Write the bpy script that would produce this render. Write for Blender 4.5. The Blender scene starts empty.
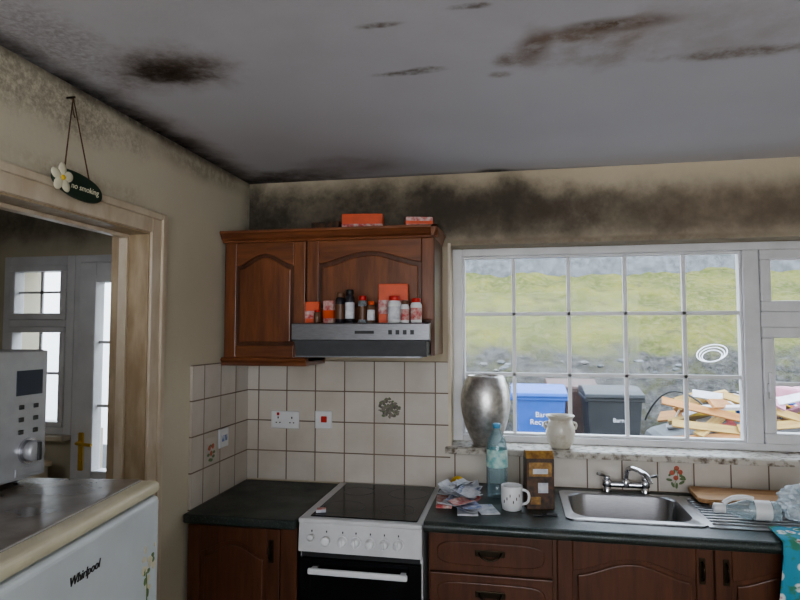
import bpy, bmesh, math, random
from mathutils import Vector, Matrix
from mathutils import noise as mn
random.seed(7)
D=bpy.data; S=bpy.context.scene
PI=math.pi
# ------------------------------------------------------------------ materials
def newmat(name):
    m=D.materials.new(name); m.use_nodes=True
    nt=m.node_tree; b=nt.nodes['Principled BSDF']
    return m,nt,b
def N(nt,t,**k):
    n=nt.nodes.new(t)
    for a,v in k.items(): setattr(n,a,v)
    return n
def math_(nt,op,a,b=None,clamp=False):
    n=N(nt,'ShaderNodeMath',operation=op); n.use_clamp=clamp
    for i,x in enumerate((a,b)):
        if x is None: continue
        if isinstance(x,(int,float)): n.inputs[i].default_value=x
        else: nt.links.new(x,n.inputs[i])
    return n.outputs[0]
def mixc(nt,f,a,b):
    n=N(nt,'ShaderNodeMix',data_type='RGBA')
    for sock,x in ((n.inputs[0],f),(n.inputs[6],a),(n.inputs[7],b)):
        if isinstance(x,(int,float)): sock.default_value=x
        elif isinstance(x,(tuple,list)): sock.default_value=(x[0],x[1],x[2],1)
        else: nt.links.new(x,sock)
    return n.outputs[2]
def noise(nt,vec,scale,detail=4,rough=.55):
    n=N(nt,'ShaderNodeTexNoise'); n.inputs['Scale'].default_value=scale
    n.inputs['Detail'].default_value=detail; n.inputs['Roughness'].default_value=rough
    if vec is not None: nt.links.new(vec,n.inputs['Vector'])
    return n.outputs['Fac']
def rng(nt,v,a,b,c=0,d=1,smooth=False):
    n=N(nt,'ShaderNodeMapRange'); n.interpolation_type='SMOOTHSTEP' if smooth else 'LINEAR'
    nt.links.new(v,n.inputs[0])
    for i,x in enumerate((a,b,c,d)): n.inputs[i+1].default_value=x
    return n.outputs[0]
def bump(nt,b,h,strength=.3,dist=.01):
    n=N(nt,'ShaderNodeBump'); n.inputs['Strength'].default_value=strength; n.inputs['Distance'].default_value=dist
    nt.links.new(h,n.inputs['Height']); nt.links.new(n.outputs[0],b.inputs['Normal'])
def objco(nt,scale=None):
    t=N(nt,'ShaderNodeTexCoord').outputs['Object']
    if scale:
        m=N(nt,'ShaderNodeMapping'); m.inputs['Scale'].default_value=scale
        nt.links.new(t,m.inputs['Vector']); return m.outputs[0]
    return t
def mat(name,c,rough=.5,metal=0,ns=20,var=.15,bmp=0,stretch=None,c2=None,emis=0,coat=0,spec=.5,lo=.35,hi=.65):
    m,nt,b=newmat(name)
    v=objco(nt,stretch)
    f=rng(nt,noise(nt,v,ns),lo,hi)
    if c2 is None: c2=tuple(x*(1-var) for x in c)
    nt.links.new(mixc(nt,f,c,c2),b.inputs['Base Color'])
    b.inputs['Roughness'].default_value=rough; b.inputs['Metallic'].default_value=metal
    b.inputs['Specular IOR Level'].default_value=spec
    b.inputs['Coat Weight'].default_value=coat
    if bmp: bump(nt,b,noise(nt,v,ns*2),bmp)
    return m
def mould_tone_surface(name,base,base2,patches,rough=.85,lowfreq=1.2):
    """patches: (center, radii, colour, strength, speckle scale, edge noise[, speckle floor])"""
    m,nt,b=newmat(name); P=objco(nt)
    col=mixc(nt,rng(nt,noise(nt,P,lowfreq,3),.35,.65),base,base2)
    n_mid=noise(nt,P,5,6,.65)
    for pt in patches:
        (c,r,pc,st,sc,en)=pt[:6]; fl=pt[6] if len(pt)>6 else .25
        s=N(nt,'ShaderNodeVectorMath',operation='SUBTRACT'); nt.links.new(P,s.inputs[0]); s.inputs[1].default_value=c
        d=N(nt,'ShaderNodeVectorMath',operation='DIVIDE'); nt.links.new(s.outputs[0],d.inputs[0]); d.inputs[1].default_value=r
        l=N(nt,'ShaderNodeVectorMath',operation='LENGTH'); nt.links.new(d.outputs[0],l.inputs[0])
        e=math_(nt,'MULTIPLY',math_(nt,'SUBTRACT',n_mid,.5),en)
        q=math_(nt,'ADD',l.outputs['Value'],e)
        k=rng(nt,q,1.05,.25,0,1,True)
        sp=rng(nt,noise(nt,P,sc,5,.7),.36,.6,fl,1)
        f=math_(nt,'MULTIPLY',math_(nt,'MULTIPLY',k,sp),st,True)
        col=mixc(nt,f,col,pc)
    nt.links.new(col,b.inputs['Base Color']); b.inputs['Roughness'].default_value=rough
    b.inputs['Specular IOR Level'].default_value=.25
    bump(nt,b,noise(nt,P,60),.08)
    return m
def clear_mat(name,tint=(1,1,1),gl=.12,diff=0.0,dc=(1,1,1),rough=.02):
    m=D.materials.new(name); m.use_nodes=True; nt=m.node_tree; nt.nodes.clear()
    o=N(nt,'ShaderNodeOutputMaterial'); t=N(nt,'ShaderNodeBsdfTransparent'); t.inputs[0].default_value=(*tint,1)
    g=N(nt,'ShaderNodeBsdfGlossy'); g.inputs['Roughness'].default_value=rough
    lw=N(nt,'ShaderNodeLayerWeight'); lw.inputs[0].default_value=.25
    f=rng(nt,lw.outputs['Fresnel'],0,1,gl*.3,min(1,gl*5))
    mx=N(nt,'ShaderNodeMixShader'); nt.links.new(f,mx.inputs[0]); nt.links.new(t.outputs[0],mx.inputs[1]); nt.links.new(g.outputs[0],mx.inputs[2])
    out=mx.outputs[0]
    if diff:
        df=N(nt,'ShaderNodeBsdfDiffuse'); df.inputs[0].default_value=(*dc,1)
        nf=rng(nt,noise(nt,objco(nt),14,5),.3,.8,diff*.5,diff*1.6)
        m2=N(nt,'ShaderNodeMixShader'); nt.links.new(nf,m2.inputs[0]); nt.links.new(out,m2.inputs[1]); nt.links.new(df.outputs[0],m2.inputs[2]); out=m2.outputs[0]
    nt.links.new(out,o.inputs[0]); return m

BLK=(.018,.014,.012); BRN=(.10,.065,.04); GRM=(.10,.08,.06); DBR=(.045,.030,.020)
M={}
Z=9.0
M['ceiling']=mould_tone_surface('ceiling_paint',(.665,.65,.69),(.60,.585,.62),[
 ((.3,.9,2.4),(3.0,.9,Z),(.40,.375,.385),.45,3,.5,.8),  # broad duller tone: light falloff painted over the near ceiling
 ((-1.0,1.57,2.4),(.26,.20,Z),(.20,.15,.115),.75,14,1.3,.4),
 ((-1.0,1.58,2.4),(.18,.14,Z),(.085,.058,.038),.9,24,1.4,.45),
 ((-1.02,1.58,2.4),(.11,.09,Z),DBR,.95,30,1.2,.5),
 ((-1.35,2.25,2.4),(.19,1.1,Z),(.16,.12,.09),.8,8,.8,.6),
 ((-1.38,2.0,2.4),(.14,1.5,Z),BLK,1,14,.5,.7),
 ((-1.2,1.35,2.4),(.18,.4,Z),BRN,.35,60,1.2,0),
 ((-1.15,2.8,2.4),(.5,.20,Z),(.13,.10,.075),.8,9,1.0,.5),
 ((-1.3,2.85,2.4),(.3,.13,Z),BLK,.8,9,.8,.6),
 ((-.75,2.65,2.4),(.35,.2,Z),(.30,.26,.23),.5,7,1.0,.5),
 ((-.35,2.9,2.4),(1.3,.07,Z),(.13,.10,.08),.7,10,.9,.5),
 ((-.11,2.87,2.4),(.12,.07,Z),BLK,.95,20,.8,.6),
 ((.01,1.69,2.4),(.09,.06,Z),(.22,.145,.095),.7,22,1.4,.4),
 ((.06,1.62,2.4),(.07,.14,Z),(.20,.125,.075),.85,20,1.6,.4),
 ((.24,1.54,2.4),(.18,.05,Z),(.17,.11,.065),.95,20,1.5,.4),
 ((.15,1.58,2.4),(.16,.05,Z),(.24,.155,.10),.8,22,1.6,.4),
 ((.30,1.62,2.4),(.05,.16,Z),(.30,.22,.17),.5,18,1.5,.3),
 ((.22,1.68,2.4),(.25,.15,Z),(.35,.28,.24),.5,14,1.6),
 ((.62,1.76,2.4),(.26,.05,Z),(.22,.155,.11),.85,18,1.6,.35),
 ((.52,1.62,2.4),(.4,.2,Z),(.42,.36,.33),.4,9,1.4),
 ((-.32,1.715,2.4),(.13,.022,Z),(.15,.12,.10),.8,34,2.0),
 ((-.25,1.70,2.4),(.06,.018,Z),(.18,.14,.11),.7,34,1.8),
 ((-.335,1.43,2.4),(.07,.016,Z),(.15,.10,.07),.8,30,1.8),
 ((-.10,1.385,2.4),(.06,.016,Z),(.15,.11,.085),.8,30,1.8),
 ((-.04,1.78,2.4),(.05,.03,Z),(.25,.18,.14),.6,30,1.4),
 ],lowfreq=1.0)
M['wall_back']=mould_tone_surface('wall_paint_back',(.545,.465,.345),(.46,.39,.285),[
 ((.4,2.88,2.18),(3.4,Z,.20),(.155,.13,.10),.88,4,.6,.65),
 ((-.8,2.88,2.24),(1.5,Z,.21),(.055,.047,.036),.93,6,.9,.6),
 ((-.1,2.88,2.22),(.75,Z,.15),(.075,.062,.047),.85,6,1.1,.5),
 ((.45,2.88,2.2),(.45,Z,.15),(.09,.07,.052),.7,7,1.3,.4),
 ((.95,2.88,2.18),(.6,Z,.13),(.14,.10,.07),.65,4,.9,.6),
 ((-1.33,2.88,2.25),(.16,Z,.5),BLK,.6,14,.8,.5),
 ((.3,2.88,2.06),(1.6,Z,.025),(.16,.12,.085),.6,20,.9),
 ])
M['wall_left']=mould_tone_surface('wall_paint_left',(.60,.545,.425),(.53,.48,.37),[
 ((-1.35,2.1,2.41),(Z,1.4,.05),BLK,.95,20,.6,.6),
 ((-1.35,1.5,2.33),(Z,.6,.12),GRM,.5,70,1.4,0),
 ((-1.35,2.93,2.2),(Z,.18,.5),(.07,.06,.05),.65,10,.8,.4),
 ((-1.35,2.4,2.36),(Z,.6,.09),(.2,.16,.12),.6,20,1.2,.3),
 ((-1.35,1.65,2.12),(Z,.5,.06),(.28,.21,.14),.4,40,1.5,0),
 ((-1.35,2.25,1.6),(Z,.3,.9),(.50,.44,.33),.35,5,1.0),
 ])
M['wall_util']=mould_tone_surface('wall_paint_utility',(.52,.47,.36),(.45,.40,.30),[
 ((-2.5,2.88,2.27),(1.4,Z,.20),(.10,.085,.065),.8,6,.7,.6),
 ],lowfreq=1.5)
M['floor']=mat('floor_vinyl',(.16,.12,.09),.4,ns=6,var=.4,bmp=.05)
M['backdrop']=mat('backdrop_white',(.85,.85,.85),.9,ns=12,var=.05,bmp=.1)  # white of the added backdrop outside the utility window
M['upvc']=mat('white_upvc',(.68,.67,.68),.35,ns=8,var=.12)
M['upvc_dirty']=mat('dirty_white_trim',(.60,.53,.43),.45,ns=9,c2=(.42,.35,.26),bmp=.05)
M['archi']=mat('aged_cream_gloss',(.62,.54,.43),.4,ns=14,c2=(.50,.40,.28),stretch=(1,1,.4),bmp=.04)
M['jamb']=mat('worn_cream_jamb',(.46,.36,.24),.45,ns=22,c2=(.33,.235,.14),stretch=(1,1,.25),bmp=.08)
M['sill']=mat('mouldy_sill',(.50,.46,.40),.55,ns=32,c2=(.12,.09,.06),lo=.47,hi=.68,bmp=.15)
M['glass']=clear_mat('window_glass',(.95,.97,.98),.010,.03,(.8,.85,.88))
def wood(name,c,c2,stretch=(14,14,1.6),rough=.32):
    m,nt,b=newmat(name); v=objco(nt,stretch)
    n1=noise(nt,v,2.2,8,.65); n2=noise(nt,objco(nt),1.5,2)
    f=rng(nt,n1,.35,.65); col=mixc(nt,f,c,c2); col=mixc(nt,rng(nt,n2,.4,.7,0,.35),col,tuple(x*.55 for x in c2))
    nt.links.new(col,b.inputs['Base Color']); b.inputs['Roughness'].default_value=rough
    b.inputs['Coat Weight'].default_value=.08; b.inputs['Coat Roughness'].default_value=.3
    bump(nt,b,n1,.12,.004); return m
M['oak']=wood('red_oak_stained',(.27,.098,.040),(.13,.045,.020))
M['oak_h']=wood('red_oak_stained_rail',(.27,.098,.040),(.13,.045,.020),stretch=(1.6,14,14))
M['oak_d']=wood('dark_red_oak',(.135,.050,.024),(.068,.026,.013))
M['carc']=mat('carcass_laminate',(.12,.05,.025),.5,ns=10)
M['bronze']=mat('antique_bronze',(.06,.045,.03),.35,metal=.9)
def speckle(name,c,c2,sc=180,rough=.3):
    m,nt,b=newmat(name); P=objco(nt)
    col=mixc(nt,rng(nt,noise(nt,P,sc,2),.55,.65),c,c2)
    col=mixc(nt,rng(nt,noise(nt,P,7,4),.4,.75,0,.4),col,(.09,.082,.07))
    nt.links.new(col,b.inputs['Base Color'])
    nt.links.new(rng(nt,noise(nt,P,5,4),.3,.7,rough,rough+.25),b.inputs['Roughness']); return m
M['worktop']=speckle('dark_green_laminate',(.018,.028,.024),(.055,.07,.06))
def tiles(name,axis,ox,oz,size=.15):
    m,nt,b=newmat(name); P=objco(nt)
    s=N(nt,'ShaderNodeSeparateXYZ'); nt.links.new(P,s.inputs[0]); c=N(nt,'ShaderNodeCombineXYZ')
    u=math_(nt,'ADD',s.outputs[axis],-ox+15*size*4); w=math_(nt,'ADD',s.outputs[2],-oz+size*8)
    nt.links.new(u,c.inputs[0]); nt.links.new(w,c.inputs[1])
    br=N(nt,'ShaderNodeTexBrick'); br.offset=0; br.squash=1
    nt.links.new(c.outputs[0],br.inputs['Vector'])
    br.inputs['Color1'].default_value=(.61,.555,.49,1); br.inputs['Color2'].default_value=(.54,.49,.43,1)
    br.inputs['Mortar'].default_value=(.16,.115,.085,1)
    br.inputs['Scale'].default_value=1; br.inputs['Mortar Size'].default_value=.0030; br.inputs['Mortar Smooth'].default_value=.1
    br.inputs['Brick Width'].default_value=size; br.inputs['Row Height'].default_value=size
    col=mixc(nt,rng(nt,noise(nt,P,3.5,5),.45,.8,0,.5),br.outputs['Color'],(.36,.29,.22))
    nt.links.new(col,b.inputs['Base Color'])
    nt.links.new(rng(nt,br.outputs['Fac'],0,1,.2,.8),b.inputs['Roughness'])
    bump(nt,b,math_(nt,'SUBTRACT',1,br.outputs['Fac']),.5,.003); return m
M['tiles_b']=tiles('cream_tiles_back',0,-.68,.89)
M['tiles_s']=tiles('cream_tiles_sillrow',0,.612,.925)
M['tiles_l']=tiles('cream_tiles_left',1,2.88,.89)
M['tile']=mat('cream_tile',(.57,.515,.45),.2,ns=8)
M['steel']=mat('brushed_steel',(.42,.42,.43),.30,metal=1,ns=40,var=.12,stretch=(1,8,8))
M['hoodsteel']=mat('hood_silver',(.24,.24,.255),.35,metal=.85,ns=30,var=.15,stretch=(1,8,8))
M['visor']=mat('hood_visor_grey',(.075,.075,.08),.4,ns=30)
M['chrome']=mat('chrome',(.65,.65,.67),.12,metal=1,var=.05)
M['silver']=mat('brushed_silver',(.66,.64,.62),.36,metal=.85,ns=40,c2=(.46,.44,.42),bmp=.12)
M['white']=mat('white_enamel',(.62,.61,.61),.3,ns=9,var=.12)
M['white2']=mat('white_plastic',(.72,.72,.72),.4,ns=9,var=.08)
M['cream']=mat('cream_plastic',(.62,.57,.42),.35,ns=9,var=.15)
M['fridge']=mat('fridge_white',(.57,.61,.63),.35,ns=5,var=.12)
M['fridgetop']=mat('fridge_top_brown',(.20,.17,.14),.25,ns=10,c2=(.12,.098,.078))
M['black']=mat('black_glass',(.006,.006,.007),.14,ns=8,var=.2,spec=.3)
M['blackp']=mat('black_plastic',(.02,.02,.02),.45)
M['dark']=mat('dark_hood_plastic',(.030,.030,.030),.5)  # plain dark plastic of the hood body
M['zone']=mat('hob_zone_ring',(.05,.05,.05),.3)
M['mwsilver']=mat('microwave_silver',(.36,.36,.37),.38,metal=.5,ns=30,var=.1)
M['lcd']=mat('lcd_dark',(.015,.02,.035),.15)
M['red']=mat('red_plastic',(.55,.03,.02),.4)
M['orange']=mat('orange_card',(.70,.10,.025),.5)
M['brownj']=mat('spice_brown',(.13,.06,.03),.4)
M['darkj']=mat('dark_jar',(.03,.025,.03),.25)
M['paper']=mat('white_paper',(.68,.68,.70),.7,ns=30,c2=(.42,.43,.47))
M['blue_ink']=mat('blue_print',(.10,.16,.36),.6,ns=40,c2=(.55,.55,.6))
M['redprint']=mat('red_print',(.45,.05,.05),.6,ns=40,c2=(.6,.5,.45))
M['kraft']=mat('printed_card_brown',(.12,.06,.03),.5,ns=45,c2=(.03,.022,.02))
M['amber']=mat('printed_card_amber',(.42,.24,.06),.5,ns=45,c2=(.20,.10,.03))
M['yellow']=mat('yellow',(.75,.50,.05),.5)
M['lemon']=mat('lemon_skin',(.78,.50,.03),.5,ns=80,bmp=.1)
M['board']=wood('beech_board',(.50,.28,.12),(.36,.18,.07),stretch=(2,14,14),rough=.5)
M['pot']=mat('glazed_white_pot',(.60,.56,.48),.3,ns=26,c2=(.42,.34,.24),lo=.5,hi=.75)
M['clear']=clear_mat('clear_plastic',(.82,.90,.92),.15,.22,(.75,.82,.85),.05)
M['film']=clear_mat('bag_film',(.85,.90,.92),.22,.42,(.75,.80,.83),.12)
M['water']=clear_mat('bottle_plastic_clear',(.80,.92,.95),.14,.12,(.62,.78,.84),.05)
M['label']=mat('bottle_label',(.15,.42,.42),.5,ns=30,c2=(.60,.74,.66))
M['cap']=mat('cap_blue',(.10,.36,.60),.4)
M['brass']=mat('brass',(.60,.40,.10),.3,metal=.9)
M['sign']=mat('sign_green',(.015,.035,.02),.45)
M['flower']=mat('petal_cream',(.75,.70,.52),.6)
M['string']=mat('rope_brown',(.12,.06,.03),.8)
M['leaf']=mat('painted_green',(.12,.18,.07),.4)
M['paintred']=mat('painted_red',(.45,.10,.05),.4)
M['paintbr']=mat('painted_grey_brown',(.22,.19,.15),.4,ns=60,c2=(.10,.09,.07))
M['bluebin']=mat('blue_bin_plastic',(.02,.10,.40),.5)
M['brownbin']=mat('brown_bin_plastic',(.08,.032,.024),.5)
M['blackbin']=mat('black_bin_plastic',(.014,.016,.02),.5)
M['plank']=wood('outdoor_boards',(.50,.25,.08),(.34,.15,.045),stretch=(2,14,14),rough=.7)
M['plank2']=wood('outdoor_boards_yellow',(.52,.36,.12),(.36,.22,.07),stretch=(2,14,14),rough=.7)
M['pink']=mat('pink_plastic',(.50,.24,.32),.5)
M['redp']=mat('red_rubbish',(.42,.04,.03),.5)
M['yellowp']=mat('yellow_rubbish',(.55,.38,.03),.5)
M['greyp']=mat('grey_rubbish',(.16,.165,.17),.7)
M['whitep']=mat('white_rubbish',(.65,.65,.68),.7)
def floral():
    m,nt,b=newmat('teal_floral_cloth'); P=objco(nt)
    v=N(nt,'ShaderNodeTexVoronoi'); v.inputs['Scale'].default_value=22; nt.links.new(P,v.inputs['Vector'])
    f=rng(nt,v.outputs['Distance'],.30,.38); col=mixc(nt,f,(.62,.66,.64),(.04,.27,.38))
    f2=rng(nt,v.outputs['Distance'],.12,.18); col=mixc(nt,f2,(.50,.12,.14),col)
    col=mixc(nt,rng(nt,noise(nt,P,28,2),.52,.60),col,(.05,.22,.14))
    nt.links.new(col,b.inputs['Base Color']); b.inputs['Roughness'].default_value=.8; return m
M['floral']=floral()
def grass():
    m,nt,b=newmat('grass_bank'); P=objco(nt)
    a=noise(nt,P,1.3,5,.6); c=noise(nt,objco(nt,(9,9,3)),1.2,6,.7)
    col=mixc(nt,rng(nt,a,.38,.6),(.225,.22,.055),(.125,.145,.042))
    col=mixc(nt,rng(nt,c,.42,.68,0,.85),col,(.29,.26,.13))
    s=N(nt,'ShaderNodeSeparateXYZ'); nt.links.new(P,s.inputs[0])
    zz=math_(nt,'ADD',s.outputs[2],math_(nt,'MULTIPLY',math_(nt,'SUBTRACT',noise(nt,P,2.0,5),.5),.9))
    k=rng(nt,zz,1.46,1.24)
    g=mixc(nt,rng(nt,noise(nt,P,9,9,.8),.38,.64),(.045,.043,.04),(.20,.19,.18))
    g=mixc(nt,rng(nt,noise(nt,P,2.6,5,.7),.5,.62,0,.6),g,(.11,.11,.04))
    col=mixc(nt,k,col,g)
    kk=rng(nt,noise(nt,P,3.3,6,.7),.54,.66,0,.7); col=mixc(nt,kk,col,(.10,.09,.05))
    nt.links.new(col,b.inputs['Base Color']); b.inputs['Roughness'].default_value=.95
    b.inputs['Specular IOR Level'].default_value=.1
    bump(nt,b,noise(nt,P,14,8,.8),.9,.10); return m
M['grass']=grass()
M['hedge']=mat('grey_scrub_hedge',(.15,.155,.165),.95,ns=7,c2=(.085,.09,.09),bmp=.6)
M['gravel']=mat('gravel_yard',(.20,.19,.18),.95,ns=25,c2=(.09,.09,.09),bmp=.5)

# ------------------------------------------------------------------ geometry helpers
def obj(name,verts,faces,m,parent=None,smooth=False,bevel=0,seg=2,loc=None,rot=None):
    me=D.meshes.new(name); me.from_pydata([tuple(v) for v in verts],[],faces); 
    bm=bmesh.new(); bm.from_mesh(me); bmesh.ops.recalc_face_normals(bm,faces=bm.faces); bm.to_mesh(me); bm.free()
    o=D.objects.new(name,me); S.collection.objects.link(o)
    me.materials.append(m)
    if smooth:
        for p in me.polygons: p.use_smooth=True
    if bevel:
        b=o.modifiers.new('bev','BEVEL'); b.width=bevel; b.segments=seg; b.limit_method='ANGLE'; b.angle_limit=math.radians(40)
    if parent: o.parent=parent
    if loc: o.location=loc
    if rot: o.rotation_euler=rot
    return o
def boxdata(lo,hi,off=0):
    x0,y0,z0=lo;x1,y1,z1=hi
    v=[(x0,y0,z0),(x1,y0,z0),(x1,y1,z0),(x0,y1,z0),(x0,y0,z1),(x1,y0,z1),(x1,y1,z1),(x0,y1,z1)]
    f=[(0,3,2,1),(4,5,6,7),(0,1,5,4),(1,2,6,5),(2,3,7,6),(3,0,4,7)]
    return v,[tuple(i+off for i in q) for q in f]
def box(name,lo,hi,m,parent=None,bevel=0,**k):
    v,f=boxdata(lo,hi); return obj(name,v,f,m,parent,bevel=bevel,**k)
def boxes(name,lst,m,parent=None,bevel=0,**k):
    V=[];F=[]
    for lo,hi in lst:
        v,f=boxdata(lo,hi,len(V)); V+=v;F+=f
    return obj(name,V,F,m,parent,bevel=bevel,**k)
def group(name,loc=(0,0,0),rz=0):
    e=D.objects.new(name,None); S.collection.objects.link(e); e.location=loc; e.rotation_euler=(0,0,rz); e.empty_display_size=.05; return e
def lathe(name,prof,m,parent=None,n=40,c=(0,0,0),axis='z',smooth=True,loc=None,rot=None,caps=True):
    V=[];F=[]
    for (r,h) in prof:
        for i in range(n):
            a=2*PI*i/n; p=(r*math.cos(a),r*math.sin(a),h)
            if axis=='x': p=(h,p[0],p[1])
            if axis=='y': p=(p[0],h,p[1])
            V.append((p[0]+c[0],p[1]+c[1],p[2]+c[2]))
    for j in range(len(prof)-1):
        for i in range(n):
            F.append((j*n+i,j*n+(i+1)%n,(j+1)*n+(i+1)%n,(j+1)*n+i))
    if caps:
        F.append(tuple(range(n))[::-1]); k=(len(prof)-1)*n; F.append(tuple(range(k,k+n)))
    o=obj(name,V,F,m,parent,smooth=smooth,loc=loc,rot=rot)
    if smooth:
        e=o.modifiers.new('es','EDGE_SPLIT'); e.split_angle=math.radians(50)
    return o
def cyl(name,c,r,h,m,parent=None,axis='z',n=28,bev=.0,r2=None,rot=None,loc=None):
    r2=r if r2 is None else r2
    if bev: prof=[(r-bev,0),(r,bev),(r2,h-bev),(r2-bev,h)]
    else: prof=[(r,0),(r2,h)]
    return lathe(name,prof,m,parent,n,c,axis,loc=loc,rot=rot)
def prism(name,pts,y0,y1,m,parent=None,bevel=0,plane='xz',**k):
    n=len(pts)
    def P(a,b,y): return (a,y,b) if plane=='xz' else ((a,b,y) if plane=='xy' else (y,a,b))
    V=[P(a,b,y0) for a,b in pts]+[P(a,b,y1) for a,b in pts]
    F=[tuple(range(n)),tuple(range(2*n-1,n-1,-1))]+[(i,(i+1)%n,n+(i+1)%n,n+i) for i in range(n)]
    return obj(name,V,F,m,parent,bevel=bevel,**k)
def tube(name,pts,r,m,parent=None,n=12,smoothpts=True):
    cu=D.curves.new(name,'CURVE'); cu.dimensions='3D'; cu.bevel_depth=r; cu.bevel_resolution=4; cu.use_fill_caps=True
    if smoothpts:
        sp=cu.splines.new('NURBS'); sp.points.add(len(pts)-1)
        for p,q in zip(sp.points,pts): p.co=(*q,1)
        sp.use_endpoint_u=True; sp.order_u=3; sp.resolution_u=8
    else:
        sp=cu.splines.new('POLY'); sp.points.add(len(pts)-1)
        for p,q in zip(sp.points,pts): p.co=(*q,1)
    o=D.objects.new(name,cu); S.collection.objects.link(o)
    dg=bpy.context.evaluated_depsgraph_get(); me=D.meshes.new_from_object(o.evaluated_get(dg))
    D.objects.remove(o); o2=D.objects.new(name,me); S.collection.objects.link(o2)
    me.materials.clear(); me.materials.append(m)
    for p in me.polygons: p.use_smooth=True
    if parent: o2.parent=parent
    return o2
def text(name,s,size,m,loc,rot,parent=None,ext=.0006,shear=0):
    cu=D.curves.new(name,'FONT'); cu.body=s; cu.size=size; cu.extrude=ext; cu.shear=shear; cu.align_x='CENTER'; cu.align_y='CENTER'
    o=D.objects.new(name,cu); S.collection.objects.link(o)
    dg=bpy.context.evaluated_depsgraph_get(); me=D.meshes.new_from_object(o.evaluated_get(dg)); D.objects.remove(o)
    o=D.objects.new(name,me); S.collection.objects.link(o); me.materials.clear(); me.materials.append(m)
    o.location=loc; o.rotation_euler=rot
    if parent: o.parent=parent
    return o
def ell(name,c,r,m,parent=None,seg=20,ring=12,rot=None):
    bm=bmesh.new(); bmesh.ops.create_uvsphere(bm,u_segments=seg,v_segments=ring,radius=1)
    for v in bm.verts: v.co=Vector((v.co.x*r[0],v.co.y*r[1],v.co.z*r[2]))
    if rot: bmesh.ops.rotate(bm,verts=bm.verts,matrix=Matrix.Rotation(rot[1],3,rot[0]),cent=(0,0,0))
    bmesh.ops.translate(bm,verts=bm.verts,vec=c)
    me=D.meshes.new(name); bm.to_mesh(me); bm.free()
    o=D.objects.new(name,me); S.collection.objects.link(o); me.materials.append(m)
    for p in me.polygons: p.use_smooth=True
    if parent:o.parent=parent
    return o

# ------------------------------------------------------------------ room shell
XL=-1.35; YB=2.88; H=2.4
boxes('wall_back',[((-1.42,YB,0),(-.31,3.12,H)),((-.31,YB,0),(1.78,3.12,1.075)),((-.31,YB,2.05),(1.78,3.12,H)),((1.78,YB,0),(2.35,3.12,H))],M['wall_back'])
boxes('wall_utility_back',[((-3.75,YB,0),(-2.79,3.12,H)),((-2.79,YB,0),(-2.35,3.12,1.08)),((-2.79,YB,2.04),(-1.58,3.12,H)),((-1.58,YB,0),(-1.42,3.12,H))],M['wall_util'])
boxes('wall_left',[((-1.49,-1.6,0),(XL,1.13,H)),((-1.49,2.035,0),(XL,YB,H)),((-1.49,1.13,2.02),(XL,2.035,H))],M['wall_left'])
box('wall_right',(2.2,-1.6,0),(2.35,YB,H),M['wall_left'])
boxes('wall_rear',[((-3.75,-1.75,0),(-.7,-1.6,H)),((1.5,-1.75,0),(2.35,-1.6,H)),((-.7,-1.75,0),(1.5,-1.6,.9)),((-.7,-1.75,2.15),(1.5,-1.6,H))],M['wall_left'])  # unseen rear wall; opening added to let sky light in
box('wall_utility_left',(-3.9,-1.75,0),(-3.75,3.12,H),M['wall_util'])
box('ceiling',(-3.9,-1.75,H),(2.35,3.12,H+.12),M['ceiling'])
box('floor',(-3.9,-1.75,-.1),(2.35,3.12,0),M['floor'])
g=group('door_frame')
boxes('lining',[((-1.50,2.012,0),(-1.345,2.035,2.02)),((-1.50,1.13,0),(-1.345,1.153,2.02)),((-1.50,1.13,1.998),(-1.345,2.035,2.02))],M['jamb'],g,bevel=.002)
boxes('stop_bead',[((-1.46,1.998,0),(-1.425,2.012,1.99)),((-1.46,1.153,1.985),(-1.425,2.012,1.998))],M['archi'],g,bevel=.002)
boxes('architrave',[((-1.35,2.02,0),(-1.335,2.105,2.085)),((-1.35,1.06,0),(-1.335,1.145,2.085)),((-1.35,1.145,2.005),(-1.335,2.02,2.085))],M['archi'],g,bevel=.004)
boxes('architrave_bead',[((-1.338,2.075,0),(-1.325,2.105,2.085)),((-1.338,1.06,0),(-1.325,1.09,2.085)),((-1.338,1.09,2.058),(-1.325,2.075,2.085))],M['archi'],g,bevel=.005)
g=group('tile_splashback')
box('tiles_behind_cooker',(XL+.002,YB-.012,.90),(-.31,YB-.0005,1.49),M['tiles_b'],g)
box('tiles_under_sill',(-.31,YB-.012,.90),(2.195,YB-.0005,1.058),M['tiles_s'],g)
box('tiles_side',(XL+.0005,2.33,.86),(XL+.012,YB-.012,1.49),M['tiles_l'],g)
box('trim_1',(-.318,YB-.014,1.08),(-.305,YB+.0,2.06),M['archi'])
prism('window_sill',[(2.835,1.062),(2.835,1.086),(2.845,1.092),(3.05,1.092),(3.05,1.076),(2.879,1.076),(2.879,1.062)],-.33,1.80,M['sill'],plane='yz',bevel=.002)
# ------------------------------------------------------------------ main window
g=group('window_1')
WY0,WY1=3.02,3.085
boxes('outer_frame',[((-.312,WY0,1.092),(-.262,WY1,2.05)),((-.262,WY0,1.092),(1.73,WY1,1.125)),((-.262,WY0,2.012),(1.73,WY1,2.05)),((1.73,WY0,1.092),(1.78,WY1,2.05)),((1.035,WY0,1.125),(1.105,WY1,2.012))],M['upvc'],g,bevel=.004)
boxes('glazing_bead',[((-.262,WY0+.012,1.125),(-.25,WY1-.01,2.012)),((1.023,WY0+.012,1.125),(1.035,WY1-.01,2.012)),((-.25,WY0+.012,1.125),(1.023,WY1-.01,1.137)),((-.25,WY0+.012,2.0),(1.023,WY1-.01,2.012))],M['upvc'],g,bevel=.003)
bars=[((x-.009,WY0+.022,1.137),(x+.009,WY0+.04,2.0)) for x in (-.008,.257,.52,.785)]
bars+=[((-.25,WY0+.022,z-.009),(1.023,WY0+.04,z+.009)) for z in (1.422,1.722)]
boxes('georgian_bars',bars,M['upvc'],g,bevel=.002)
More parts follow.
